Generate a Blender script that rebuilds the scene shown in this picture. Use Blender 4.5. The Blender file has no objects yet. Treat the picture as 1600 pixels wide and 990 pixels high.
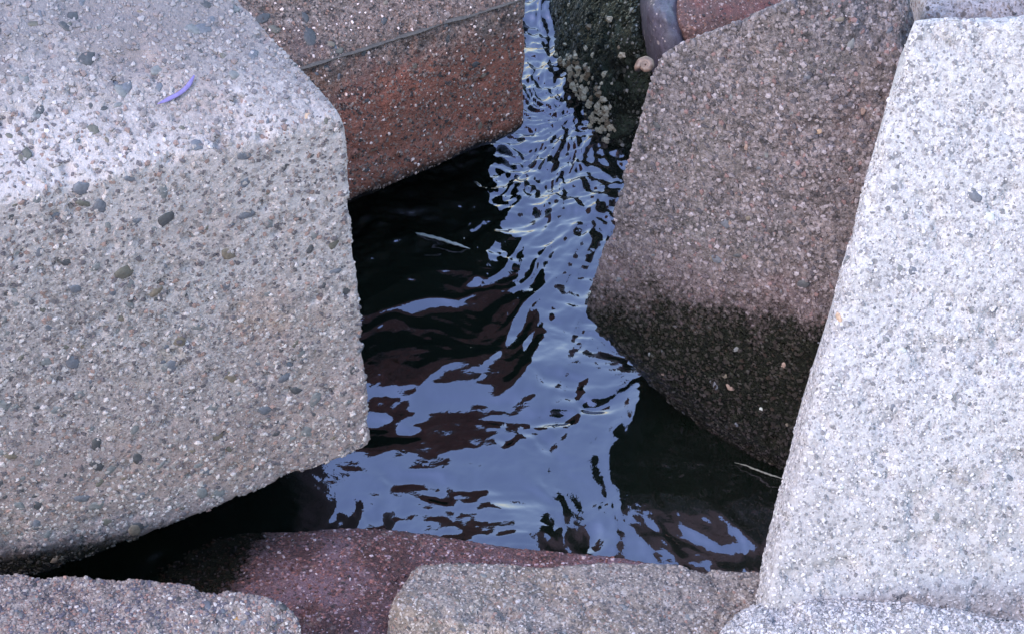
import bpy, math, random
import numpy as np
from mathutils import Vector, Matrix

R = math.radians
rng = np.random.default_rng(7)
random.seed(7)
scene = bpy.context.scene
COL = scene.collection

# ------------------------------------------------------------------ camera
PITCH, HFOV, DIST = R(42), R(25), 3.6
CAM = np.array([0.0, -DIST * math.cos(PITCH), DIST * math.sin(PITCH)])
cd = bpy.data.cameras.new('camera')
cam = bpy.data.objects.new('camera', cd)
COL.objects.link(cam)
cam.location = CAM
cam.rotation_euler = (math.pi / 2 - PITCH, 0, 0)
cd.angle = HFOV
cd.clip_start, cd.clip_end = 0.05, 2000
scene.camera = cam

# ------------------------------------------------------------------ sky, sun, exposure
SUN_AZ, SUN_EL = R(-126), R(45)          # from the left, soft
world = bpy.data.worlds.new('World')
scene.world = world
world.use_nodes = True
wn = world.node_tree
bg = wn.nodes['Background']
sky = wn.nodes.new('ShaderNodeTexSky')
sky.sky_type = 'NISHITA'
sky.sun_disc = False
sky.sun_elevation, sky.sun_rotation = SUN_EL, SUN_AZ
sky.air_density, sky.dust_density, sky.ozone_density = 2.2, 0.7, 5.0
wn.links.new(sky.outputs[0], bg.inputs[0])
bg.inputs[1].default_value = 0.15
sd = bpy.data.lights.new('sun', 'SUN')
sun = bpy.data.objects.new('sun', sd)
COL.objects.link(sun)
sd.energy, sd.angle, sd.color = 0.7, R(25), (1.0, 0.82, 0.68)
sdir = Vector((math.sin(SUN_AZ) * math.cos(SUN_EL), math.cos(SUN_AZ) * math.cos(SUN_EL), math.sin(SUN_EL)))
sun.rotation_euler = sdir.to_track_quat('Z', 'Y').to_euler()
vs = scene.view_settings
vs.view_transform, vs.look, vs.gamma, vs.use_curve_mapping = 'Standard', 'None', 1.0, False
vs.exposure = 1.88
scene.cycles.use_denoising = True
scene.cycles.max_bounces = 6

# ------------------------------------------------------------------ geometry helpers
FPX = 800 / math.tan(HFOV / 2)
FW = np.array([0, math.cos(PITCH), -math.sin(PITCH)])
UP = np.array([0, math.sin(PITCH), math.cos(PITCH)])
RT = np.array([1.0, 0, 0])


def ray(px, py):
    d = FW * FPX + RT * (px - 800) + UP * (495 - py)
    return d / np.linalg.norm(d)


def P(px, py, z):
    """the point of the place seen at a pixel of the photograph, at height z above the water"""
    d = ray(px, py)
    return CAM + d * ((z - CAM[2]) / d[2])


def project(p):
    q = p - CAM
    w = q @ FW
    return np.stack([800 + FPX * (q @ RT) / w, 495 - FPX * (q @ UP) / w], -1)


def hash3(ix, iy, iz, seed):
    h = (ix.astype(np.int64) * 374761393 + iy.astype(np.int64) * 668265263 + iz.astype(np.int64) * 2147483647 + seed * 1274126177) & 0xffffffff
    h = ((h ^ (h >> 13)) * 1274126177) & 0xffffffff
    h = ((h ^ (h >> 16)) * 2246822519) & 0xffffffff
    return ((h ^ (h >> 15)) & 0xffffff) / float(0xffffff)


def vnoise(p, seed=0):
    i = np.floor(p)
    f = p - i
    f = f * f * f * (f * (f * 6 - 15) + 10)
    i = i.astype(np.int64)
    r = 0
    for a in (0, 1):
        wx = f[:, 0] if a else 1 - f[:, 0]
        for b in (0, 1):
            wy = f[:, 1] if b else 1 - f[:, 1]
            for c in (0, 1):
                wz = f[:, 2] if c else 1 - f[:, 2]
                r = r + wx * wy * wz * hash3(i[:, 0] + a, i[:, 1] + b, i[:, 2] + c, seed)
    return r * 2 - 1


def fbm(p, octv=3, seed=0, gain=.5):
    r, a, t = 0, 1, 0
    for k in range(octv):
        r = r + a * vnoise(p * 2 ** k + 17.3 * k, seed + k)
        t += a
        a *= gain
    return r / t


def np_mesh(name, V, F, mats, smooth=True, uvcol=None):
    me = bpy.data.meshes.new(name)
    n = F.shape[1]
    me.vertices.add(len(V))
    me.vertices.foreach_set('co', np.ascontiguousarray(V, dtype=np.float32).ravel())
    me.loops.add(F.size)
    me.loops.foreach_set('vertex_index', np.ascontiguousarray(F, dtype=np.int32).ravel())
    me.polygons.add(len(F))
    me.polygons.foreach_set('loop_start', np.arange(0, F.size, n, dtype=np.int32))
    me.polygons.foreach_set('use_smooth', np.full(len(F), smooth))
    me.update(calc_edges=True)
    if uvcol is not None:
        at = me.color_attributes.new('Col', 'FLOAT_COLOR', 'POINT')
        at.data.foreach_set('color', np.concatenate([uvcol, np.ones((len(uvcol), 1))], 1).astype(np.float32).ravel())
    for m in mats:
        me.materials.append(m)
    return me


def add(name, me, parent=None, loc=None):
    o = bpy.data.objects.new(name, me)
    COL.objects.link(o)
    if parent is not None:
        o.parent = parent
    if loc is not None:
        o.location = loc
    return o


def convex(points):
    import bmesh
    bm = bmesh.new()
    for p in points:
        bm.verts.new(p)
    g = bmesh.ops.convex_hull(bm, input=bm.verts)
    junk = [v for v in bm.verts if not v.link_faces]
    bmesh.ops.delete(bm, geom=junk, context='VERTS')
    bmesh.ops.triangulate(bm, faces=bm.faces)
    bmesh.ops.recalc_face_normals(bm, faces=bm.faces)
    bm.verts.index_update()
    V = np.array([v.co[:] for v in bm.verts])
    F = np.array([[v.index for v in f.verts] for f in bm.faces])
    bm.free()
    N = np.cross(V[F[:, 1]] - V[F[:, 0]], V[F[:, 2]] - V[F[:, 0]])
    A = np.linalg.norm(N, axis=1)
    keep = A > 1e-7
    N = N[keep] / A[keep][:, None]
    D = (N * V[F[keep][:, 0]]).sum(1)
    c = V.mean(0)
    s = np.sign(D - N @ c)
    N, D = N * s[:, None], D * s
    pl = []
    for n, d, a in sorted(zip(N, D, A[keep]), key=lambda t: -t[2]):
        if all(n @ q[0] < .9985 for q in pl):
            pl.append((n, d))
    return V, F, np.array([q[0] for q in pl]), np.array([q[1] for q in pl])


def refine(V, F, Lf, Lc=.07, iters=10):
    for _ in range(iters):
        E = np.sort(np.concatenate([F[:, [0, 1]], F[:, [1, 2]], F[:, [2, 0]]]), 1)
        key = E[:, 0] * (len(V) + 1) + E[:, 1]
        u, idx, inv = np.unique(key, return_index=True, return_inverse=True)
        ue = E[idx]
        a, b = V[ue[:, 0]], V[ue[:, 1]]
        mid = (a + b) / 2
        ln = np.linalg.norm(a - b, axis=1)
        N = np.cross(V[F[:, 1]] - V[F[:, 0]], V[F[:, 2]] - V[F[:, 0]])
        N /= np.maximum(np.linalg.norm(N, axis=1), 1e-12)[:, None]
        cen = V[F].mean(1)
        toc = CAM - cen
        toc /= np.linalg.norm(toc, axis=1)[:, None]
        front = (N * toc).sum(1) > (-.02 if _ > 3 else -.35)
        ef = np.zeros(len(u), bool)
        inv3 = inv.reshape(3, -1)
        for k in range(3):
            ef[inv3[k][front]] = True
        pr = project(mid)
        m = ln * 1100 + 40
        vis = (pr[:, 0] > -m) & (pr[:, 0] < 1600 + m) & (pr[:, 1] > -m) & (pr[:, 1] < 990 + m) & (mid[:, 2] > -.08 - ln)
        mark = ln > np.where(ef & vis, Lf, Lc)
        if not mark.any():
            break
        newi = np.full(len(u), -1)
        newi[mark] = len(V) + np.arange(mark.sum())
        V = np.concatenate([V, mid[mark]])
        me = newi[inv3].T
        cnt = (me >= 0).sum(1)
        out = [F[cnt == 0]]
        f, e = F[cnt == 3], me[cnt == 3]
        if len(f):
            out += [np.stack([f[:, 0], e[:, 0], e[:, 2]], 1), np.stack([e[:, 0], f[:, 1], e[:, 1]], 1),
                    np.stack([e[:, 2], e[:, 1], f[:, 2]], 1), e]
        for k in range(3):
            s = (cnt == 1) & (me[:, k] >= 0)
            f, e = np.roll(F[s], -k, 1), np.roll(me[s], -k, 1)
            if len(f):
                out += [np.stack([f[:, 0], e[:, 0], f[:, 2]], 1), np.stack([e[:, 0], f[:, 1], f[:, 2]], 1)]
            s = (cnt == 2) & (me[:, k] < 0)
            f, e = np.roll(F[s], -k - 1, 1), np.roll(me[s], -k - 1, 1)
            if len(f):
                out += [np.stack([e[:, 0], f[:, 1], e[:, 1]], 1), np.stack([f[:, 0], e[:, 0], e[:, 1]], 1),
                        np.stack([f[:, 0], e[:, 1], f[:, 2]], 1)]
        F = np.concatenate(out)
    return V, F


# ------------------------------------------------------------------ material helpers
class NT:
    def __init__(self, name):
        self.m = bpy.data.materials.new(name)
        self.m.use_nodes = True
        self.t = self.m.node_tree
        self.bsdf = self.t.nodes['Principled BSDF']
        self.out = self.t.nodes['Material Output']

    def n(self, typ, **kw):
        nd = self.t.nodes.new('ShaderNode' + typ)
        for k, v in kw.items():
            setattr(nd, k, v)
        return nd

    def put(self, sock, v):
        if isinstance(v, bpy.types.NodeSocket):
            self.t.links.new(v, sock)
        elif v is not None:
            if hasattr(sock.default_value, '__len__') and not hasattr(v, '__len__'):
                v = [v] * len(sock.default_value)
            if hasattr(sock.default_value, '__len__') and len(v) == 3 and len(sock.default_value) == 4:
                v = (*v, 1)
            sock.default_value = v

    def math(self, op, a, b=None, c=None, clamp=False):
        nd = self.n('Math', operation=op, use_clamp=clamp)
        for s, v in zip(nd.inputs, (a, b, c)):
            self.put(s, v)
        return nd.outputs[0]

    def mix(self, fac, a, b, blend='MIX'):
        nd = self.n('Mix', data_type='RGBA', blend_type=blend)
        self.put(nd.inputs[0], fac)
        self.put(nd.inputs[6], a)
        self.put(nd.inputs[7], b)
        return nd.outputs[2]

    def noise(self, vec, scale, detail=3, rough=.5, dist=0, col=False):
        nd = self.n('TexNoise')
        self.put(nd.inputs['Vector'], vec)
        self.put(nd.inputs['Scale'], scale)
        self.put(nd.inputs['Detail'], detail)
        self.put(nd.inputs['Roughness'], rough)
        self.put(nd.inputs['Distortion'], dist)
        return nd.outputs['Color' if col else 'Fac']

    def voro(self, vec, scale, feature='F1'):
        nd = self.n('TexVoronoi', feature=feature)
        self.put(nd.inputs['Vector'], vec)
        self.put(nd.inputs['Scale'], scale)
        return nd

    def ramp(self, fac, stops, interp='LINEAR'):
        nd = self.n('ValToRGB')
        nd.color_ramp.interpolation = interp
        el = nd.color_ramp.elements
        while len(el) < len(stops):
            el.new(.5)
        for e, (p, c) in zip(el, stops):
            e.position = p
            e.color = (*c, 1) if hasattr(c, '__len__') else (c, c, c, 1)
        self.put(nd.inputs[0], fac)
        return nd.outputs[0]

    def step(self, x, lo, hi, a=0.0, b=1.0):
        nd = self.n('MapRange', interpolation_type='SMOOTHSTEP')
        for i, v in enumerate((x, lo, hi, a, b)):
            self.put(nd.inputs[i], v)
        return nd.outputs[0]


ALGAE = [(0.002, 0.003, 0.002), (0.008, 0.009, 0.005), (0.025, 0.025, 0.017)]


def concrete(name, cement, stones, stains=(), algae=None, rough=.85, cell=150, cover=.5, bump=.5, attr=False, wet=0.0, algae_amp=.06, film=None, mott=.4, bands=(), fuzz=1.1, wide=.018, tone=(.92, .795, .85)):
    """weathered exposed-aggregate concrete. stones: colour stops; stains: (colour, amount, scale, lo, hi);
    algae: (nx, ny, nz, d) the plane past which the block is overgrown and wet"""
    t = NT(name)
    pos = t.n('NewGeometry').outputs['Position']
    wob = t.n('VectorMath', operation='ADD')
    t.put(wob.inputs[0], pos)
    sc = t.n('VectorMath', operation='SCALE')
    t.put(sc.inputs[0], t.noise(pos, 90, 2, col=True))
    t.put(sc.inputs[3], .006)
    t.put(wob.inputs[1], sc.outputs[0])
    wp = wob.outputs[0]
    if attr:
        col = t.n('Attribute', attribute_name='Col').outputs['Color']
        g = t.noise(pos, 600, 2)
        col = t.mix(1.0, col, t.ramp(g, [(.3, .75), (.7, 1.2)]), 'MULTIPLY')
        h = g
    else:
        v1, v2 = t.voro(wp, cell * .72), t.voro(wp, cell * 1.9)
        sep1, sep2 = t.n('SeparateColor'), t.n('SeparateColor')
        t.put(sep1.inputs[0], v1.outputs['Color'])
        t.put(sep2.inputs[0], v2.outputs['Color'])
        c1, c2 = t.ramp(sep1.outputs[0], stones), t.ramp(sep2.outputs[0], stones)
        grain = t.noise(pos, 700, 3, .65)
        mid = t.noise(pos, 150, 5, .7, .3)
        big = t.noise(pos, 42, 4, .65, .4)
        cem = t.mix(1.0, cement, t.ramp(grain, [(.3, .7), (.7, 1.25)]), 'MULTIPLY')
        m2 = t.math('MULTIPLY', t.step(v2.outputs['Distance'], .62, .3), t.math('LESS_THAN', sep2.outputs[1], cover * 1.25))
        m1 = t.math('MULTIPLY', t.step(v1.outputs['Distance'], .52, .36), t.math('LESS_THAN', sep1.outputs[1], cover * .5))
        col = t.mix(t.math('MULTIPLY', m2, .8), cem, c2)
        col = t.mix(t.math('MULTIPLY', m1, .85), col, c1)
        col = t.mix(1.0, col, t.ramp(mid, [(.32, 1 - mott), (.5, 1.0), (.68, 1 + mott * .7)]), 'MULTIPLY')
        col = t.mix(1.0, col, t.ramp(big, [(.32, 1 - mott * .5), (.68, 1 + mott * .4)]), 'MULTIPLY')
        h = t.math('ADD', t.math('MULTIPLY', mid, 1.6), t.math('MULTIPLY', grain, .35))
        h = t.math('ADD', h, t.math('MULTIPLY', m2, .18))
        h = t.math('SUBTRACT', h, t.math('MULTIPLY', t.math('LESS_THAN', sep2.outputs[2], .12), t.math('MULTIPLY', m2, .9)))
    for k, (sc_, am, scale, lo, hi) in enumerate(stains):
        off = t.n('VectorMath', operation='ADD')
        t.put(off.inputs[0], pos)
        off.inputs[1].default_value = (3.7 * k, 1.3 * k, 5.1 * k)
        f = t.step(t.noise(off.outputs[0], scale, 5, .65), lo, hi)
        col = t.mix(t.math('MULTIPLY', f, am), col, sc_, 'MULTIPLY' if max(sc_) > .7 else 'MIX')
    for band in bands:                         # painted highlight or shade, stains or rust, with a ragged border
        dt = t.n('VectorMath', operation='DOT_PRODUCT')
        t.put(dt.inputs[0], pos)
        dt.inputs[1].default_value = band[:3]
        a = t.math('ADD', t.math('ADD', dt.outputs['Value'], band[3]), t.math('MULTIPLY', t.math('SUBTRACT', t.noise(pos, 9, 6, .7), .5), band[8]))
        bm_ = t.math('MULTIPLY', t.step(a, band[4] - band[9], band[4] + band[9]), t.step(a, band[5] + band[9], band[5] - band[9]))
        col = t.mix(t.math('MULTIPLY', bm_, band[6]), col, band[7])
    col = t.mix(1.0, col, tone, 'MULTIPLY')
    rg = rough
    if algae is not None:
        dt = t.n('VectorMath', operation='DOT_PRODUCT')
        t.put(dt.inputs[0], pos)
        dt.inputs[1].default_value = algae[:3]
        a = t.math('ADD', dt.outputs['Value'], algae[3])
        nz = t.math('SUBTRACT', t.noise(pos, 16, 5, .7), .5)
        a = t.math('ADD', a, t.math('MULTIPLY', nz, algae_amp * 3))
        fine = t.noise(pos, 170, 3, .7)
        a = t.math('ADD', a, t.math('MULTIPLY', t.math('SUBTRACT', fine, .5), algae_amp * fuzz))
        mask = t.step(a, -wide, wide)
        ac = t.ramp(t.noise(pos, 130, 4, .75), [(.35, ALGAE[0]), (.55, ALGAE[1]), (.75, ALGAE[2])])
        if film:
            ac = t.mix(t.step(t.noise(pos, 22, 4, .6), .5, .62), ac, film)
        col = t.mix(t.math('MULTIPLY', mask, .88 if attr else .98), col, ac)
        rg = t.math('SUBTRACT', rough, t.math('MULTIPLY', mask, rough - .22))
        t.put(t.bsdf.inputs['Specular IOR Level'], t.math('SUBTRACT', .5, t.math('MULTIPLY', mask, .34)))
    if wet:
        rg = wet
    t.put(t.bsdf.inputs['Base Color'], col)
    t.put(t.bsdf.inputs['Roughness'], rg)
    b = t.n('Bump')
    b.inputs['Strength'].default_value = bump
    b.inputs['Distance'].default_value = .004
    t.put(b.inputs['Height'], h)
    t.put(t.bsdf.inputs['Normal'], b.outputs[0])
    return t.m


def plain(name, colr, rough=.7, var=.35, scale=260, bump=.2):
    t = NT(name)
    pos = t.n('NewGeometry').outputs['Position']
    g = t.noise(pos, scale, 4, .6)
    t.put(t.bsdf.inputs['Base Color'], t.mix(1.0, colr, t.ramp(g, [(.25, 1 - var), (.75, 1 + var)]), 'MULTIPLY'))
    t.put(t.bsdf.inputs['Roughness'], rough)
    b = t.n('Bump')
    b.inputs['Strength'].default_value = bump
    b.inputs['Distance'].default_value = .002
    t.put(b.inputs['Height'], g)
    t.put(t.bsdf.inputs['Normal'], b.outputs[0])
    return t.m


# ------------------------------------------------------------------ pebbles (shared shapes)
PEB = {
    'slate': (.105, .10, .125), 'grey': (.14, .13, .14), 'dark': (.055, .05, .058), 'brown': (.14, .105, .085),
    'rose': (.24, .15, .13), 'ochre': (.33, .17, .06), 'pale': (.42, .40, .39), 'peach': (.36, .23, .17), 'umber': (.10, .085, .075), 'mist': (.30, .29, .31)}
PEB_MAT = {k: plain('pebble_' + k, v, .65) for k, v in PEB.items()}
PEB_MESH = {}


def pebble_mesh(kind, k):
    if (kind, k) not in PEB_MESH:
        r = np.random.default_rng(100 + k)
        n = 8
        an = np.linspace(0, 2 * np.pi, n, endpoint=False) + r.uniform(-.25, .25, n)
        rad = r.uniform(.72, 1.08, n)
        el = r.uniform(.6, .95)
        ring = np.stack([np.cos(an) * rad, np.sin(an) * rad * el], 1)
        V = [(*p, -.6) for p in ring] + [(*(p * .97), .02) for p in ring]
        V += [(*(p * .72), .14 + .05 * r.uniform(-1, 1)) for p in ring] + [(0, 0, .17)]
        F = []
        for lv in (0, n):
            for i in range(n):
                j = (i + 1) % n
                F += [(lv + i, lv + j, lv + n + j), (lv + i, lv + n + j, lv + n + i)]
        F += [(2 * n + i, 2 * n + (i + 1) % n, 3 * n) for i in range(n)]
        PEB_MESH[(kind, k)] = np_mesh('pebble', np.array(V, float), np.array(F), [PEB_MAT[kind]], smooth=True)
    return PEB_MESH[(kind, k)]


def frame_at(n):
    z = Vector(n).normalized()
    x = z.orthogonal().normalized()
    return Matrix((x, z.cross(x), z)).transposed()


# ------------------------------------------------------------------ one concrete block
SURF = {}


def pit_field(p, pr, dens, seed):
    """small broken-out holes: random centres in a lattice of cells"""
    cs = pr[1] * 2.2
    i = np.floor(p / cs).astype(np.int64)
    out = np.zeros(len(p))
    for a in (-1, 0, 1):
        for b in (-1, 0, 1):
            for c in (-1, 0, 1):
                x, y, z = i[:, 0] + a, i[:, 1] + b, i[:, 2] + c
                h = [hash3(x, y, z, seed + 50 + n) for n in range(6)]
                ctr = (np.stack([x, y, z], 1) + np.stack(h[:3], 1)) * cs
                rr = np.where(h[3] < dens, pr[0] + (pr[1] - pr[0]) * h[4] ** 2, 1e-6)
                st = np.stack([h[5] - .5, h[4] - .5, h[1] - .5], 1)
                st /= np.linalg.norm(st, axis=1)[:, None] + 1e-9
                e = p - ctr
                al = (e * st).sum(1)
                d2 = np.maximum((e * e).sum(1) - .55 * al * al, 0)
                out = np.maximum(out, np.where(d2 < rr * rr, rr * .6 * np.minimum(1, 1.6 * (1 - d2 / (rr * rr))), 0))
    return out


def on(key, px, py):
    """the point of a block's surface that the photograph shows at a pixel"""
    Vv, gv, pv = SURF[key]
    i = np.argmin(((pv - (px, py)) ** 2).sum(1))
    return Vv[i], gv[i]



def block(key, label, points, mat, grain_mat, k=90, Lf=.0058, amp=(.005, .0011, .0006), chip=.006, pits=0, pit_r=(.004, .009),
          grains=0, grain_r=(.0018, .0045), grain_cols=None, pebbles=0, peb_r=(.005, .013), peb_kinds=('slate', 'grey', 'dark', 'brown'),
          peb_at=(), group='concrete breakwater blocks', seed=1, mod=None):
    r = np.random.default_rng(seed)
    V, F, N, D = convex(points)
    V, F = refine(V, F, Lf)
    kk = k * (1 + .35 * vnoise(V * 6, seed))
    for _ in range(5):
        s = (V @ N.T - D) * kk[:, None]
        mx = s.max(1)
        w = np.exp(s - mx[:, None])
        sw = w.sum(1)
        f = (mx + np.log(sw)) / kk
        g = (w @ N) / sw[:, None]
        gl = np.maximum((g * g).sum(1), .2)
        V = V - (f / gl)[:, None] * g
    g /= np.linalg.norm(g, axis=1)[:, None]
    q = V @ N.T - D
    q.sort(axis=1)
    edge = np.exp(-((q[:, -1] - q[:, -2]) / .03))
    disp = amp[0] * fbm(V * 7, 3, seed + 5) + amp[1] * fbm(V * 38, 3, seed + 9) + amp[2] * fbm(V * 190, 2, seed + 13)
    disp -= chip * edge * np.clip(fbm(V * 24, 3, seed + 21) * 2.2 - .1, 0, 1)
    if mod is not None:
        disp = disp + mod(V)
    V = V + g * disp[:, None]
    pr = project(V)
    vis_v = (pr[:, 0] > -60) & (pr[:, 0] < 1660) & (pr[:, 1] > -60) & (pr[:, 1] < 1050) & (V[:, 2] > -.02)
    vis_v &= (g * (CAM - V)).sum(1) > 0
    vi = np.flatnonzero(vis_v)
    if pits and len(vi):
        V[vi] -= g[vi] * pit_field(V[vi], pit_r, pits, seed)[:, None]
    base = np.array([V[:, 0].mean(), V[:, 1].mean(), V[:, 2].min()])
    root = bpy.data.objects.new('concrete_block', None)
    COL.objects.link(root)
    root.location = base
    root.empty_display_size = .1
    root['label'], root['category'], root['group'] = label, 'concrete block', group
    body = add('concrete_body', np_mesh('concrete_body', V - base, F, [mat]), root)
    SURF[key] = (V[vi], g[vi], project(V[vi]))
    tri = F[vis_v[F].all(1)]
    if len(tri) == 0:
        return root
    ar = np.linalg.norm(np.cross(V[tri[:, 1]] - V[tri[:, 0]], V[tri[:, 2]] - V[tri[:, 0]]), axis=1)
    ar /= ar.sum()

    def spots(n):
        t = tri[r.choice(len(tri), n, p=ar)]
        b = r.dirichlet((1, 1, 1), n)
        p = (V[t] * b[:, :, None]).sum(1)
        nn = np.cross(V[t[:, 1]] - V[t[:, 0]], V[t[:, 2]] - V[t[:, 0]])
        gg = g[t].mean(1)
        gg /= np.linalg.norm(gg, axis=1)[:, None]
        return p, gg
    if grains:
        p, gg = spots(grains)
        n = 5
        x = np.cross(gg, r.normal(size=gg.shape))
        x /= np.linalg.norm(x, axis=1)[:, None]
        y = np.cross(gg, x)
        sz = grain_r[0] + (grain_r[1] - grain_r[0]) * r.random(grains) ** 2.2
        el = r.uniform(.5, 1, grains)
        ht = r.uniform(.08, .5, grains)
        VV = np.zeros((grains, 2 * n + 1, 3))
        for i in range(n):
            an = 2 * math.pi * i / n + r.uniform(-.4, .4, grains)
            ra = r.uniform(.7, 1.1, grains)
            cx, cy = np.cos(an) * ra * sz, np.sin(an) * ra * el * sz
            VV[:, i] = p + x * cx[:, None] + y * cy[:, None] - gg * (sz * .7)[:, None]
            VV[:, n + i] = p + x * (cx * .8)[:, None] + y * (cy * .8)[:, None] + gg * (sz * ht * r.uniform(.6, 1, grains))[:, None]
        VV[:, 2 * n] = p + gg * (sz * ht * 1.15)[:, None]
        f0 = []
        for i in range(n):
            j = (i + 1) % n
            f0 += [(i, j, n + j), (i, n + j, n + i), (n + i, n + j, 2 * n)]
        FF = (np.array(f0)[None] + (np.arange(grains) * (2 * n + 1))[:, None, None]).reshape(-1, 3)
        cs = np.array([c[0] for c in grain_cols])
        pw = np.array([c[1] for c in grain_cols], float)
        cc = cs[r.choice(len(cs), grains, p=pw / pw.sum())] * r.uniform(.75, 1.25, (grains, 1))
        gm = np_mesh('aggregate', VV.reshape(-1, 3) - base, FF, [grain_mat], smooth=False, uvcol=np.repeat(cc, 2 * n + 1, 0))
        go = add('aggregate', gm, root)
        go['kind'] = 'stuff'
    ps = []
    if pebbles:
        p, gg = spots(pebbles)
        for a, b in zip(p, gg):
            rr = peb_r[0] + (peb_r[1] - peb_r[0]) * r.random() ** 2.5
            ps.append((a, b, rr, peb_kinds[r.integers(len(peb_kinds))]))
    for px, py, rp, kind in peb_at:
        a, b = on(key, px, py)
        ps.append((a, b, rp * np.linalg.norm(a - CAM) / FPX, kind))
    for a, b, rr, kind in ps:
        o = add('pebble', pebble_mesh(kind, int(r.integers(7))), root)
        m = frame_at(b) @ Matrix.Rotation(r.uniform(0, 6.28), 3, 'Z')
        o.matrix_local = Matrix.Translation(Vector(a - base)) @ m.to_4x4() @ Matrix.Diagonal((rr, rr * r.uniform(.65, 1), rr * .7, 1))
    return root


def along(a, b, t):
    return a + (b - a) * t


v3 = lambda *a: np.array(a, float)

# ------------------------------------------------------------------ the water
def build_water():
    def axis(lo, hi, st, far):
        c = np.arange(lo, hi, st)
        out_, s = [], st
        x = hi
        while x < far:
            out_.append(x)
            s *= 1.35
            x += s
        neg, s, x = [], st * 1.35, lo - st * 1.35
        while x > -far:
            neg.append(x)
            s *= 1.35
            x -= s
        return np.array(neg[::-1] + list(c) + out_)
    xs, ys = axis(-.5, .6, .0032, 300), axis(-.62, 1.0, .0038, 300)
    X, Y = np.meshgrid(xs, ys)
    p = np.stack([X.ravel(), Y.ravel(), np.zeros(X.size)], 1)
    fade = np.exp(-np.maximum(0, np.abs(p[:, 0]) - .6) * 3) * np.exp(-np.maximum(0, np.abs(p[:, 1] - .2) - .9) * 3)
    z = np.zeros(len(p))
    q = p.copy()
    q[:, :2] += .085 * np.stack([fbm(p * 4, 3, 31), fbm(p * 4 + 40, 3, 32)], 1)
    # slow swell between the blocks, then ripples stretched across the current, choppier where the channel narrows
    chop = np.clip((p[:, 1] - .05) / .3, 0, 1)
    left = np.clip((.02 - p[:, 0]) / .2, 0, 1)
    # the current fans out from the mouth of the channel: streaks run along it
    M = P(885, 180, 0)
    dx, dy = q[:, 0] - M[0], q[:, 1] - M[1]
    rr, th = np.hypot(dx, dy) + .02, np.arctan2(dx, -dy)
    pol = np.stack([th * 6.5 + 1.2 * np.log(rr), np.log(rr) * 2.0, 0 * th], 1)
    calm = 1 - .75 * np.exp(-((p[:, 0] - .0) / .28) ** 2 - ((p[:, 1] + .33) / .2) ** 2)
    gust = calm * np.clip(.5 + 1.6 * fbm(p * v3(5, 6, 1) + 3, 2, 51), 0, 1)
    z += .013 * fbm(q * v3(3.2, 5.0, 1), 2, 41)
    z += .0105 * (.35 + .65 * calm) * rr / (rr + .15) * fbm(pol, 3, 47, .5)
    z += (.0024 + .002 * chop) * fbm(q * v3(8, 16, 1), 3, 42)
    rid = 1 - np.abs(fbm(pol * 1.6 + 5, 3, 43))
    z += .0035 * calm * rid ** 3
    dm = fbm(q * v3(13, 15, 1) + 4, 2, 46)
    z -= .0070 * np.clip(dm - .18, 0, 1) ** 1.5 * 2
    z += (.0009 * calm + .0022 * gust + .0010 * left + .0060 * chop) * fbm(q * v3(24, 36, 1), 3, 44, .6)
    z += .0011 * (.3 * calm + .7 * gust + 2.4 * chop) * fbm(q * v3(70, 95, 1), 2, 45, .6)
    p[:, 2] = z * fade
    nx, ny = len(xs), len(ys)
    I = np.arange(nx * ny).reshape(ny, nx)
    F = np.stack([I[:-1, :-1], I[:-1, 1:], I[1:, 1:], I[1:, :-1]], -1).reshape(-1, 4)
    t = NT('water')
    pos = t.n('NewGeometry').outputs['Position']
    t.put(t.bsdf.inputs['Base Color'], t.mix(t.noise(pos, 5, 3), (.002, .0035, .003), (.006, .009, .006)))
    t.bsdf.inputs['Roughness'].default_value = .03
    t.bsdf.inputs['IOR'].default_value = 2.35
    t.bsdf.inputs['Specular Tint'].default_value = (.93, .77, 1, 1)
    b = t.n('Bump')
    b.inputs['Strength'].default_value = .12
    b.inputs['Distance'].default_value = .004
    t.put(b.inputs['Height'], t.noise(pos, 60, 3, .5, .4))
    t.put(t.bsdf.inputs['Normal'], b.outputs[0])
    o = add('water', np_mesh('water', p, F, [t.m]))
    o['kind'] = 'structure'


build_water()

# ------------------------------------------------------------------ the blocks
LIGHT_ST = [(0, (.06, .058, .07)), (.18, (.15, .14, .14)), (.36, (.25, .22, .20)), (.58, (.38, .36, .34)), (.8, (.50, .48, .45))]
BROWN_ST = [(0, (.04, .036, .038)), (.2, (.10, .085, .08)), (.42, (.16, .13, .11)), (.65, (.225, .185, .155)), (.88, (.35, .31, .275))]
RUST_ST = [(0, (.025, .022, .025)), (.28, (.075, .063, .06)), (.48, (.14, .112, .098)), (.7, (.2, .165, .145)), (.9, (.38, .34, .32))]
RED_ST = [(0, (.04, .03, .035)), (.2, (.13, .07, .06)), (.45, (.2, .1, .075)), (.7, (.26, .14, .10)), (.9, (.46, .38, .36))]
WHITE_ST = [(0, (.15, .147, .15)), (.25, (.25, .24, .24)), (.5, (.36, .35, .345)), (.7, (.5, .485, .47))]

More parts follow.
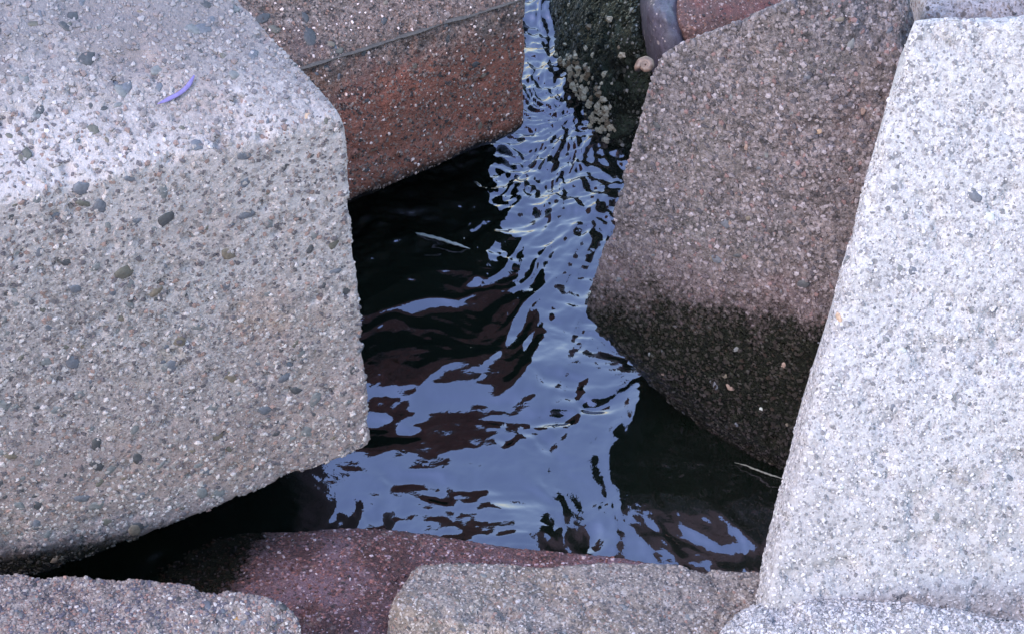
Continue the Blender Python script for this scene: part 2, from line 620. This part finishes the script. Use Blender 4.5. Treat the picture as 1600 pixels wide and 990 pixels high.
# 1 big pale block on the left
A, B, C = P(543, 182, .80), P(582, 696, .24), P(66, 902, .17)
C2 = P(-330, 912, .17)
E = P(-330, 400, .80)
T1, T2 = P(325, -55, .90), P(-330, -60, .98)
pts = [A, B, C, C2, E, T1, T2]
pts += [A + v3(-.22, .35, -.25), B + v3(-.20, .70, -.26), C + v3(-.05, .7, -.26), C2 + v3(0, .7, -.26), T1 + v3(-.12, .45, -.5), T2 + v3(0, .5, -.6),
        T1 + v3(-.25, .5, -1.2), T2 + v3(0, .5, -1.3)]
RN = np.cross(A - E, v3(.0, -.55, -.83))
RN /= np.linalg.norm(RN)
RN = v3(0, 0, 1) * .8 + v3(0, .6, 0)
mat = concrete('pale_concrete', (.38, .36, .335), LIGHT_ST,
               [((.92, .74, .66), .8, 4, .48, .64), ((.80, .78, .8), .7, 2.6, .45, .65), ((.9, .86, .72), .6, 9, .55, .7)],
               (0, -.34, -.94, float(v3(0, .34, .94) @ along(B, C, .5)) - .012), algae_amp=.01, cell=135, cover=.6, mott=.42, tone=(.91, .785, .87), bands=[(*RN, -float(RN @ A), -.17, .02, .55, (.52, .50, .475), .3, .09), (*RN, -float(RN @ A), .04, 3, .78, (.175, .17, .17), .25, .08),  # painted light: ridge lightened as if lit, top face darkened as if shaded
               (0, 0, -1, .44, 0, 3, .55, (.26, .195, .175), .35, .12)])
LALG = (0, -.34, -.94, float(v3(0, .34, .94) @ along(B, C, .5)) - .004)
gm = concrete('pale_aggregate', None, None, algae=LALG, algae_amp=.01, attr=True, bump=.15, tone=(.91, .785, .87), bands=[(*RN, -float(RN @ A), .04, 3, .6, (.2, .195, .195), .25, .08)])  # same painted shade on the grains of the top face
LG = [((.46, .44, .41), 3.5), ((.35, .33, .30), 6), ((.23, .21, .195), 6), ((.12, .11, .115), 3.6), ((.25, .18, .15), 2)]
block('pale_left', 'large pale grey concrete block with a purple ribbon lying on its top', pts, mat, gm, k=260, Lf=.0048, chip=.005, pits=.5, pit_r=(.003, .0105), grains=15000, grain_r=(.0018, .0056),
      grain_cols=LG, pebbles=270, peb_r=(.0042, .014),
      peb_kinds=('slate', 'grey', 'brown', 'grey', 'slate', 'dark', 'grey', 'umber', 'dark'),
      peb_at=[(385, 335, 16, 'slate'), (210, 345, 13, 'slate'), (105, 411, 12, 'dark'), (62, 395, 11, 'slate'), (117, 450, 13, 'slate'),
              (245, 455, 16, 'brown'), (382, 245, 13, 'slate'), (382, 285, 12, 'slate'), (203, 280, 11, 'slate'), (420, 350, 12, 'grey'),
              (172, 735, 15, 'grey'), (412, 640, 14, 'slate'), (222, 775, 12, 'slate'), (58, 820, 13, 'slate'), (525, 425, 12, 'slate'),
              (450, 570, 9, 'slate'), (75, 510, 9, 'slate'), (85, 640, 14, 'grey'), (480, 180, 9, 'peach'), (300, 45, 16, 'grey')],
      seed=11)

# 2 red-brown block at the top
Q1, Q2 = P(821, 199, .17), P(300, 430, .17)
S1, S2 = P(823, -6, .42), P(300, 158, .42)
U1, U2 = P(790, -190, .52), P(230, -60, .54)
pts = [Q1, Q2, Q1 + v3(-.14, .42, -.27), Q2 + v3(-.05, .5, -.27), S1, S2, U1, U2]
pts += [S1 + v3(-.12, .5, -.05), S2 + v3(-.12, .7, 0), U1 + v3(-.1, .3, 0), U2 + v3(0, .5, 0), Q1 + v3(-.18, .6, -.5), Q2 + v3(-.1, .75, -.5)]
mat = concrete('rust_brown_concrete', (.185, .155, .14), RUST_ST,
               [((.17, .09, .07), .2, 5, .45, .6), ((.09, .055, .06), .5, 11, .5, .62), ((.22, .135, .08), .35, 8, .52, .64)],
               (0, 0, -1, .186), algae_amp=.012, tone=(1.08, .90, .93), bands=[(0, 0, -1, .375, .0, 2, .68, (.31, .105, .065), .14, .035)], cell=120, cover=.7, bump=1.0, mott=.6)  # weed fringe at the edge; underside painted black so its reflection goes dark
gm = concrete('rust_brown_aggregate', None, None, tone=(1.08, .90, .93), algae=(0, 0, -1, .168), algae_amp=.012, attr=True, bump=.15)
BG = [((.21, .17, .15), 5), ((.14, .11, .1), 5), ((.19, .125, .10), 3), ((.04, .033, .035), 4), ((.6, .53, .5), 1.4)]
block('rust_brown', 'rust-brown concrete block crossed by a thin seam, right of the large pale block', pts, mat, gm, k=230, pits=.45, pit_r=(.004, .012), grains=9000, grain_cols=BG,
      pebbles=50, peb_kinds=('dark', 'brown', 'slate', 'dark'), peb_r=(.004, .010),
      peb_at=[(482, 58, 20, 'dark'), (408, 30, 15, 'dark'), (475, 28, 11, 'dark'), (575, 265, 9, 'dark'), (430, 45, 12, 'umber'), (600, 30, 10, 'dark'), (530, 80, 9, 'umber'), (700, 60, 8, 'dark')], seed=23, amp=(.006, .0028, .0014))

# 3 dark weedy block in the channel
pts = [P(822, -230, 0), P(866, 98, 0), P(922, 214, 0), P(968, 242, 0), P(1040, 130, .12), P(1030, -230, .30), P(920, -230, .22), P(990, 60, .2), P(900, 90, .09)]
pts += [p + v3(.06, .25, -.5) for p in pts[:6]]
mat = concrete('weedy_concrete', (.09, .085, .075), BROWN_ST, [], (0, 0, -1, 1.0), algae_amp=.05, bump=.9, film=(.035, .042, .03))
gm = concrete('weedy_aggregate', None, None, attr=True, bump=.2, wet=.35)
WG = [((.012, .015, .011), 8), ((.03, .035, .024), 5), ((.08, .08, .065), 2), ((.25, .25, .23), .8)]
block('weedy', 'dark weed-covered concrete block with barnacles at its foot in the channel', pts, mat, gm, k=130, grains=5000, grain_r=(.002, .006), grain_cols=WG,
      seed=31, amp=(.012, .006, .002))

# 4 smooth lavender leg behind
pts = []
a0, a1 = P(1043, -90, .36), P(1040, 95, .30)
pts = [P(1000, -200, .31), P(1008, 20, .29), P(1034, 92, .24), P(1095, 90, .24), P(1082, -200, .31), P(1040, 20, .315)]
pts += [p + v3(.0, .55, -.8) for p in pts[:5]]
mat = concrete('smooth_concrete', (.09, .088, .115), LIGHT_ST, [((.8, .78, .85), .6, 9, .4, .6)], None, rough=.5, cover=.06, bump=.12)
block('smooth', 'narrow smooth lavender-grey concrete leg between the weedy block and the dark red block', pts, mat, None, k=140, Lf=.009, seed=41, amp=(.004, .001, .0002))

# 5 dark red block at the top edge
pts = [P(1050, -200, .34), P(1058, 40, .30), P(1090, 90, .24), P(1290, 30, .26), P(1290, -200, .36)]
pts += [p + v3(.03, .5, -.8) for p in pts]
mat = concrete('dark_red_concrete', (.13, .075, .07), RED_ST, [((.16, .05, .05), .6, 8, .45, .6)], (0, 0, -1, .26), algae_amp=.05, bump=.7)
gm = concrete('dark_red_aggregate', None, None, attr=True, bump=.2)
RG = [((.2, .10, .085), 5), ((.1, .06, .06), 5), ((.05, .04, .045), 4), ((.4, .34, .33), 1)]
block('dark_red', 'dark red concrete block at the top edge behind the grey-brown block', pts, mat, gm, k=200, Lf=.008, grains=1500, grain_cols=RG, seed=51)

# 6 grey-brown block right of the water
g0, h0 = P(908, 482, .19), P(1420, 450, .19)
a, b_, c = P(1028, 74, .64), P(1245, -7, .77), P(1418, -75, .80)
d = P(1424, 80, .70)
w1, w2 = P(1076, 656, 0), P(1330, 800, 0)
pts = [g0, h0, a, b_, c, d, g0 + (w1 - g0) * 2.6 + v3(.02, .03, 0), w2, w2 + v3(.14, .12, -.4), g0 + (w1 - g0) * 1.3]
pts += [a + v3(.16, .25, -.3), g0 + v3(.3, .34, -.5), c + v3(0, .25, -.4), b_ + v3(.05, .25, -.3), d + v3(.0, .25, -.9), h0 + v3(.05, .1, 0)]
# the weed line runs along the lower ridge
mat = concrete('grey_brown_concrete', (.215, .185, .165), BROWN_ST,
               [((.27, .17, .15), .35, 5, .54, .7), ((.24, .22, .18), .4, 7, .5, .64), ((.9, .95, .98), .8, 3, .45, .6)],
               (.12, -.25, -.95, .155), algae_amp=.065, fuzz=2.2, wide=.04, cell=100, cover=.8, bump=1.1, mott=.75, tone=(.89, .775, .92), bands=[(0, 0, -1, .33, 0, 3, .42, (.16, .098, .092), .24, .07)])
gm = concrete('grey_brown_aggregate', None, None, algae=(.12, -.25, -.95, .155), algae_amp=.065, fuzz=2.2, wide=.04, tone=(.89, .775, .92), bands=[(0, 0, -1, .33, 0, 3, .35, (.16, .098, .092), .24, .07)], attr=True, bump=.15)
GG = [((.25, .225, .205), 6), ((.18, .16, .147), 6), ((.08, .074, .076), 5), ((.2, .13, .11), 2), ((.33, .305, .285), 1.6)]
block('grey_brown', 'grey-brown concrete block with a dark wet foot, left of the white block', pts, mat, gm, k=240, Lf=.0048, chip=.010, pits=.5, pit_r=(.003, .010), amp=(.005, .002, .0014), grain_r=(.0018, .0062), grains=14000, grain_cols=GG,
      pebbles=70, peb_r=(.004, .009), peb_kinds=('slate', 'grey', 'brown', 'dark', 'rose'),
      peb_at=[(1280, 205, 9, 'peach'), (1120, 405, 11, 'slate'), (1253, 443, 11, 'dark'), (1132, 350, 10, 'slate'), (1330, 70, 12, 'grey'), (1262, 120, 10, 'slate'),
              (1150, 545, 7, 'grey'), (1190, 640, 7, 'pale')], seed=61)

# 7 bright white block on the right
a, bt = P(1424, 22, .86), P(1174, 886, .14)
tr = P(2150, 20, .88)
br = P(2300, 1010, .14)
pts = [a, bt, tr, br, P(1150, 1100, .10), P(2300, 1100, .10)]
pts += [a + v3(.1, .3, -.25), bt + v3(.15, .25, -.5), tr + v3(0, .35, -.25), br + v3(0, .8, -.6), P(1260, 1100, -.5), a + v3(.12, .3, -1.2), P(1220, 1010, -.5)]
mat = concrete('white_concrete', (.47, .46, .445), WHITE_ST, [((.75, .74, .76), .8, 2.5, .46, .66), ((.80, .77, .73), .7, 9, .54, .68), ((.8, .8, .83), .6, 26, .5, .66)], None, cell=130, cover=.5, bump=.4, mott=.28, tone=(.87, .79, .87), bands=[(0, 0, -1, .36, 0, 3, .45, (.33, .32, .31), .4, .12)])
gm = concrete('white_aggregate', None, None, attr=True, bump=.1, tone=(.87, .785, .86))
WGR = [((.51, .495, .48), 6), ((.42, .41, .40), 4), ((.29, .28, .28), 3.5), ((.18, .177, .18), 1.6)]
block('white', 'bright white concrete block filling the right edge', pts, mat, gm, k=150, chip=.010, pits=.25, pit_r=(.003, .007), grains=15000, grain_cols=WGR,
      pebbles=70, peb_r=(.0035, .007), peb_kinds=('grey', 'grey', 'slate', 'pale'),
      peb_at=[(1525, 305, 15, 'slate'), (1427, 425, 9, 'slate'), (1480, 545, 10, 'slate'), (1410, 545, 8, 'pale'), (1395, 635, 8, 'slate'),
              (1310, 495, 9, 'peach'), (1545, 340, 12, 'pale')], seed=71, amp=(.005, .0016, .0008), mod=lambda V: np.clip((.22 - V[:, 2]) / .06, 0, 1) * (.009 * fbm(V * 17, 4, 77, .6) - .004))

# 8 grey block behind the white one
pts = [P(1442, -160, .70), P(1442, 25, .66), P(1470, 90, .5), P(2200, 90, .55), P(2200, -160, .72)]
pts += [p + v3(.05, .3, -.9) for p in pts]
mat = concrete('grey_concrete', (.33, .32, .33), BROWN_ST, [], None)
gm = concrete('grey_aggregate', None, None, attr=True, bump=.15)
block('grey_top', 'grey concrete block just visible above the white block', pts, mat, gm, k=200, Lf=.009, grains=1500, grain_cols=GG, seed=81)

# 9 red leg under water in front
pts = [P(230, 838, -.01), P(385, 800, .022), P(640, 816, .03), P(1100, 874, .012), P(1180, 1060, .03), P(610, 1080, .12), P(420, 1080, .09), P(120, 960, -.02), P(520, 920, .085)]
pts += [p + v3(0, -.02, -.4) for p in pts]
mat = concrete('red_concrete', (.175, .085, .09), RED_ST, [((.27, .19, .24), .75, 5, .40, .56), ((.07, .03, .034), .75, 10, .47, .62), ((.06, .03, .03), .5, 34, .5, .66)],
               (-.75, .0, -.55, -.245), algae_amp=.05, cell=150, bump=1.0, rough=.55, mott=.6, cover=.7)
gm = concrete('red_aggregate', None, None, algae=(-.75, 0, -.55, -.245), algae_amp=.05, attr=True, bump=.2)
RG2 = [((.24, .12, .11), 5), ((.12, .06, .06), 4), ((.33, .25, .28), 3), ((.05, .04, .045), 2), ((.5, .44, .46), .8)]
block('red_leg', 'rounded wine-red concrete leg sloping into the water in the foreground', pts, mat, gm, k=85, amp=(.003, .0015, .0014), chip=0, pits=.3, grains=9000, grain_r=(.0016, .0045), grain_cols=RG2, seed=91)

# 10 ledge in front, beside the white block
pts = [P(642, 872, .15), P(1230, 884, .13), P(1300, 1010, .13), P(612, 948, .16), P(870, 1000, .17), P(1150, 1090, .14), P(585, 1080, .02), P(870, 1100, .06)]
pts += [p + v3(.02, .0, -.5) for p in (pts[0], pts[1], pts[3], pts[5])]
mat = concrete('buff_concrete', (.24, .215, .19), LIGHT_ST[:4], [((.9, .8, .68), .7, 7, .45, .6), ((.36, .2, .17), .5, 6, .6, .72), ((.7, .7, .72), .5, 4, .5, .6)], None, cell=120, bump=.6)
gm = concrete('buff_aggregate', None, None, attr=True, bump=.15)
FG = [((.34, .32, .29), 5), ((.25, .22, .2), 5), ((.12, .115, .115), 3), ((.25, .17, .14), 1.3), ((.44, .42, .4), 1.2)]
block('buff', 'low buff-grey concrete ledge in front of the water beside the white block', pts, mat, gm, k=220, pits=.15, grains=6000, grain_cols=FG,
      pebbles=30, peb_r=(.004, .009), peb_kinds=('slate', 'grey', 'brown'), seed=101, chip=.01, amp=(.008, .004, .0012))

# crusty foot of pale mortar in front of the white block
pts = [P(1165, 890, .21), P(1330, 908, .27), P(2100, 1010, .32), P(2100, 1120, .28), P(1040, 1120, .18), P(1085, 975, .195)]
pts += [p + v3(.03, .02, -.6) for p in pts]
mat = concrete('crust_concrete', (.43, .42, .405), WHITE_ST, [((.8, .76, .7), .5, 7, .45, .6), ((.72, .7, .68), .6, 14, .52, .64)], None, cell=120, bump=1.0, mott=.45, tone=(.87, .785, .86))
gm = concrete('crust_aggregate', None, None, attr=True, bump=.15, tone=(.87, .785, .86))
block('crust', 'crusty pale concrete footing along the foot of the white block', pts, mat, gm, k=60, pits=.3, grains=5000, grain_cols=WGR,
      pebbles=18, peb_r=(.004, .008), peb_kinds=('mist', 'grey', 'slate'), seed=121, chip=.006, amp=(.008, .0035, .0016))

# 11 block in the lower left corner
pts = [P(-250, 888, .26), P(20, 892, .26), P(270, 908, .255), P(436, 930, .25), P(470, 960, .23), P(490, 1080, .18), P(-250, 1100, .30)]
pts += [p + v3(-.06, .0, -.6) for p in pts]
mat = concrete('speckled_concrete', (.21, .185, .175), LIGHT_ST[:4], [((.9, .78, .72), .7, 7, .45, .6)], None, cell=105, cover=.7, bump=.6)
gm = concrete('speckled_aggregate', None, None, attr=True, bump=.15)
SG = [((.28, .25, .235), 5), ((.24, .2, .185), 4), ((.1, .095, .12), 4), ((.26, .165, .14), 2), ((.46, .44, .42), 1.2)]
block('speckled', 'speckled concrete block with a chipped end in the lower left corner', pts, mat, gm, k=300, pits=.3, grains=6000, grain_cols=SG,
      pebbles=45, peb_r=(.004, .009), peb_kinds=('slate', 'dark', 'grey', 'rose', 'slate'),
      peb_at=[(372, 966, 9, 'ochre'), (322, 945, 12, 'slate'), (280, 938, 9, 'dark'), (130, 950, 10, 'slate')], seed=111, chip=.009, amp=(.003, .0012, .0008))

# ------------------------------------------------------------------ tubes, shells, small things
def tube(pts_, rad, n=7, flat=1.0, up=None):
    """a tapered round or flattened strand through points"""
    pts_ = np.array(pts_)
    t = np.gradient(pts_, axis=0)
    t /= np.linalg.norm(t, axis=1)[:, None]
    ref = np.array(up if up is not None else (0, 0, 1.0))
    a = np.cross(t, ref)
    a /= np.linalg.norm(a, axis=1)[:, None]
    b = np.cross(a, t)
    V, F = [], []
    m = len(pts_)
    for i in range(m):
        r_ = rad[i] if hasattr(rad, '__len__') else rad
        for k in range(n):
            w = 2 * math.pi * k / n
            V.append(pts_[i] + a[i] * math.cos(w) * r_ + b[i] * math.sin(w) * r_ * flat)
    for i in range(m - 1):
        for k in range(n):
            j = (k + 1) % n
            F += [(i * n + k, i * n + j, (i + 1) * n + j), (i * n + k, (i + 1) * n + j, (i + 1) * n + k)]
    for k in range(1, n - 1):
        F += [(0, k + 1, k), ((m - 1) * n, (m - 1) * n + k, (m - 1) * n + k + 1)]
    return np.array(V), np.array(F)


def spline(ctrl, m):
    ctrl = np.array(ctrl, float)
    c = np.concatenate([[2 * ctrl[0] - ctrl[1]], ctrl, [2 * ctrl[-1] - ctrl[-2]]])
    out = []
    for u in np.linspace(0, len(ctrl) - 1 - 1e-6, m):
        i = int(u)
        f = u - i
        p0, p1, p2, p3 = c[i:i + 4]
        out.append(.5 * ((2 * p1) + (p2 - p0) * f + (2 * p0 - 5 * p1 + 4 * p2 - p3) * f * f + (3 * p1 - p0 - 3 * p2 + p3) * f ** 3))
    return np.array(out)


def single(name, V, F, mat, label, cat, smooth=True):
    b = np.array([V[:, 0].mean(), V[:, 1].mean(), V[:, 2].min()])
    o = add(name, np_mesh(name, V - b, F, [mat], smooth), None, b)
    o['label'], o['category'] = label, cat
    return o


ROOT = {o['label'].split()[0] + o['label'].split()[1]: o for o in bpy.data.objects if o.get('category') == 'concrete block'}
rust = [o for k_, o in ROOT.items() if k_.startswith('rust')][0]
weedy = [o for k_, o in ROOT.items() if k_ == 'darkweed-covered'][0]

# the mould seam across the rust-brown block: two low lips with a groove between
seam_mat = plain('seam_concrete', (.075, .06, .058), .85, .4, 200, .5)
for off, rad_ in ((.002, .0050),):
    line = []
    for u in np.linspace(.0, .98, 60):
        q_ = along(S1, S2, u)
        pq = project(q_[None])[0]
        a_, n_ = on('rust_brown', pq[0], pq[1] + 4)
        line.append(a_ + v3(0, .3, 1) * off + n_ * .0006)
    line = np.array(line)
    ker = np.ones(9) / 9
    pad = np.concatenate([np.repeat(line[:1], 4, 0), line, np.repeat(line[-1:], 4, 0)])
    line = np.stack([np.convolve(pad[:, i], ker, 'valid') for i in range(3)], 1)
    line += (rng.normal(size=line.shape) * .0004)
    V_, F_ = tube(line, rad_ * (1 + .25 * np.sin(np.linspace(0, 40, 60))), 8, .14)
    add('mould_seam', np_mesh('mould_seam', V_ - np.array(rust.location), F_, [seam_mat]), rust)

# barnacles on the weedy block
bar_mats = [plain('barnacle_shell', (.48, .36, .27), .7, .6, 500, .5), plain('barnacle_shell_brown', (.22, .14, .09), .7, .5, 500, .5)]


def barnacle_mesh(k, mat):
    r_ = np.random.default_rng(300 + k)
    n = 10
    V, F = [], []
    rib = 1 + .16 * np.where(np.arange(n) % 2 == 0, 1, -1) + r_.uniform(-.08, .08, n)
    for rad_, z_ in ((1, -.25), (.95, .12), (.5, .75), (.36, .72), (.22, .3)):
        for i in range(n):
            w = 2 * math.pi * i / n
            V.append((math.cos(w) * rad_ * rib[i], math.sin(w) * rad_ * rib[i] * .85, z_ + (.1 * r_.uniform(-1, 1) if .3 < rad_ < .9 else 0)))
    V.append((0, 0, .25))
    for lv in range(4):
        for i in range(n):
            j = (i + 1) % n
            F += [(lv * n + i, lv * n + j, lv * n + n + j), (lv * n + i, lv * n + n + j, lv * n + n + i)]
    F += [(4 * n + i, 4 * n + (i + 1) % n, 5 * n) for i in range(n)]
    return np_mesh('barnacle', np.array(V), np.array(F), [mat], smooth=False)


bms = [barnacle_mesh(k_, bar_mats[0 if k_ < 5 else 1]) for k_ in range(7)]
wb = np.array(weedy.location)
for (cx, cy, sx, sy, n_) in [(878, 100, 9, 8, 18), (904, 104, 16, 10, 30), (922, 145, 13, 15, 38), (940, 180, 13, 16, 34), (900, 130, 10, 12, 22), (946, 205, 10, 9, 16), (930, 50, 35, 30, 10)]:
    for _ in range(n_):
        a_, n_v = on('weedy', cx + rng.normal() * sx, cy + rng.normal() * sy)
        rr = rng.uniform(.003, .0085)
        o = add('barnacle', bms[rng.integers(7)], weedy)
        m_ = frame_at(n_v + rng.normal(size=3) * .25) @ Matrix.Rotation(rng.uniform(0, 6.28), 3, 'Z')
        o.matrix_local = Matrix.Translation(Vector(a_ - wb)) @ m_.to_4x4() @ Matrix.Diagonal((rr, rr * rng.uniform(.6, 1), rr * rng.uniform(.7, 1.3), 1))

# round snail shell beside the grey-brown block
def snail(c, n_, size):
    V, F = [], []
    m, n = 70, 12
    for i in range(m):
        u = i / (m - 1)
        th = u * 2.4 * 2 * math.pi
        g_ = math.exp(1.75 * (u - 1))
        R0, r0 = .56 * g_, .47 * g_
        cz = .5 * (1 - g_)
        for k in range(n):
            w = 2 * math.pi * k / n
            rr = r0 * (1 + .04 * math.sin(i * 1.7))
            V.append(((R0 + rr * math.cos(w)) * math.cos(th), (R0 + rr * math.cos(w)) * math.sin(th), cz + rr * math.sin(w)))
    for i in range(m - 1):
        for k in range(n):
            j = (k + 1) % n
            F += [(i * n + k, i * n + j, (i + 1) * n + j), (i * n + k, (i + 1) * n + j, (i + 1) * n + k)]
    for k in range(1, n - 1):
        F += [(0, k + 1, k), ((m - 1) * n, (m - 1) * n + k, (m - 1) * n + k + 1)]
    M = np.array(frame_at(n_))
    return np.array(V) * size @ M.T + c, np.array(F)


toc = CAM - P(1010, 104, .27)
a_, n_ = on('weedy', 1004, 106)
a_ = P(1010, 104, .30)
V_, F_ = snail(a_, toc / np.linalg.norm(toc) + v3(-.3, 0, .5), .019)
single('snail_shell', V_, F_, plain('snail_shell', (.17, .105, .085), .5, .5, 150, .25), 'pinkish brown snail shell between the weedy block and the grey-brown block', 'shell')

# purple plastic strip on the pale block
ctrl = []
for px, py in ((246, 165), (262, 158), (281, 148), (295, 136), (304, 122)):
    a_, n_ = on('pale_left', px, py)
    ctrl.append(a_ + n_ * .004)
line = spline(ctrl, 24)
w_ = .0027 * np.clip(np.sin(np.linspace(.12, math.pi - .25, 24)) * 1.4, .12, 1)
V_, F_ = tube(line, w_, 8, .35, n_)
single('plastic_ribbon', V_, F_, plain('purple_plastic', (.17, .125, .31), .6, .2, 200, .05), 'curved purple plastic ribbon lying on the large pale block', 'ribbon')

# twigs afloat
def twig(pix, r0, label, col_, z_=.006):
    line = spline([P(px, py, z_ + dz) for px, py, dz in pix], 30)
    line += np.array([fbm(line * 60, 2, 5), fbm(line * 60, 2, 6), 0 * line[:, 0]]).T * .002
    rad_ = r0 * np.clip(np.sin(np.linspace(.1, math.pi - .1, 30)) * 1.3, .25, 1) * (1 + .2 * np.sin(np.arange(30) * 1.9))
    V_, F_ = tube(line, rad_, 7)
    single('twig', V_, F_, plain('driftwood', col_, .6, .4, 300, .3), label, 'twig')


twig([(632, 363, .0), (660, 367, .003), (690, 374, .004), (715, 382, .003), (735, 389, .0)], .0026,
     'pale driftwood twig floating in the dark water below the rust-brown block', (.33, .32, .33))
twig([(1148, 722, .004), (1180, 732, .01), (1200, 739, .012), (1226, 750, .014)], .0014,
     'hair-thin pale twig in the black water touching the white block', (.15, .14, .125))
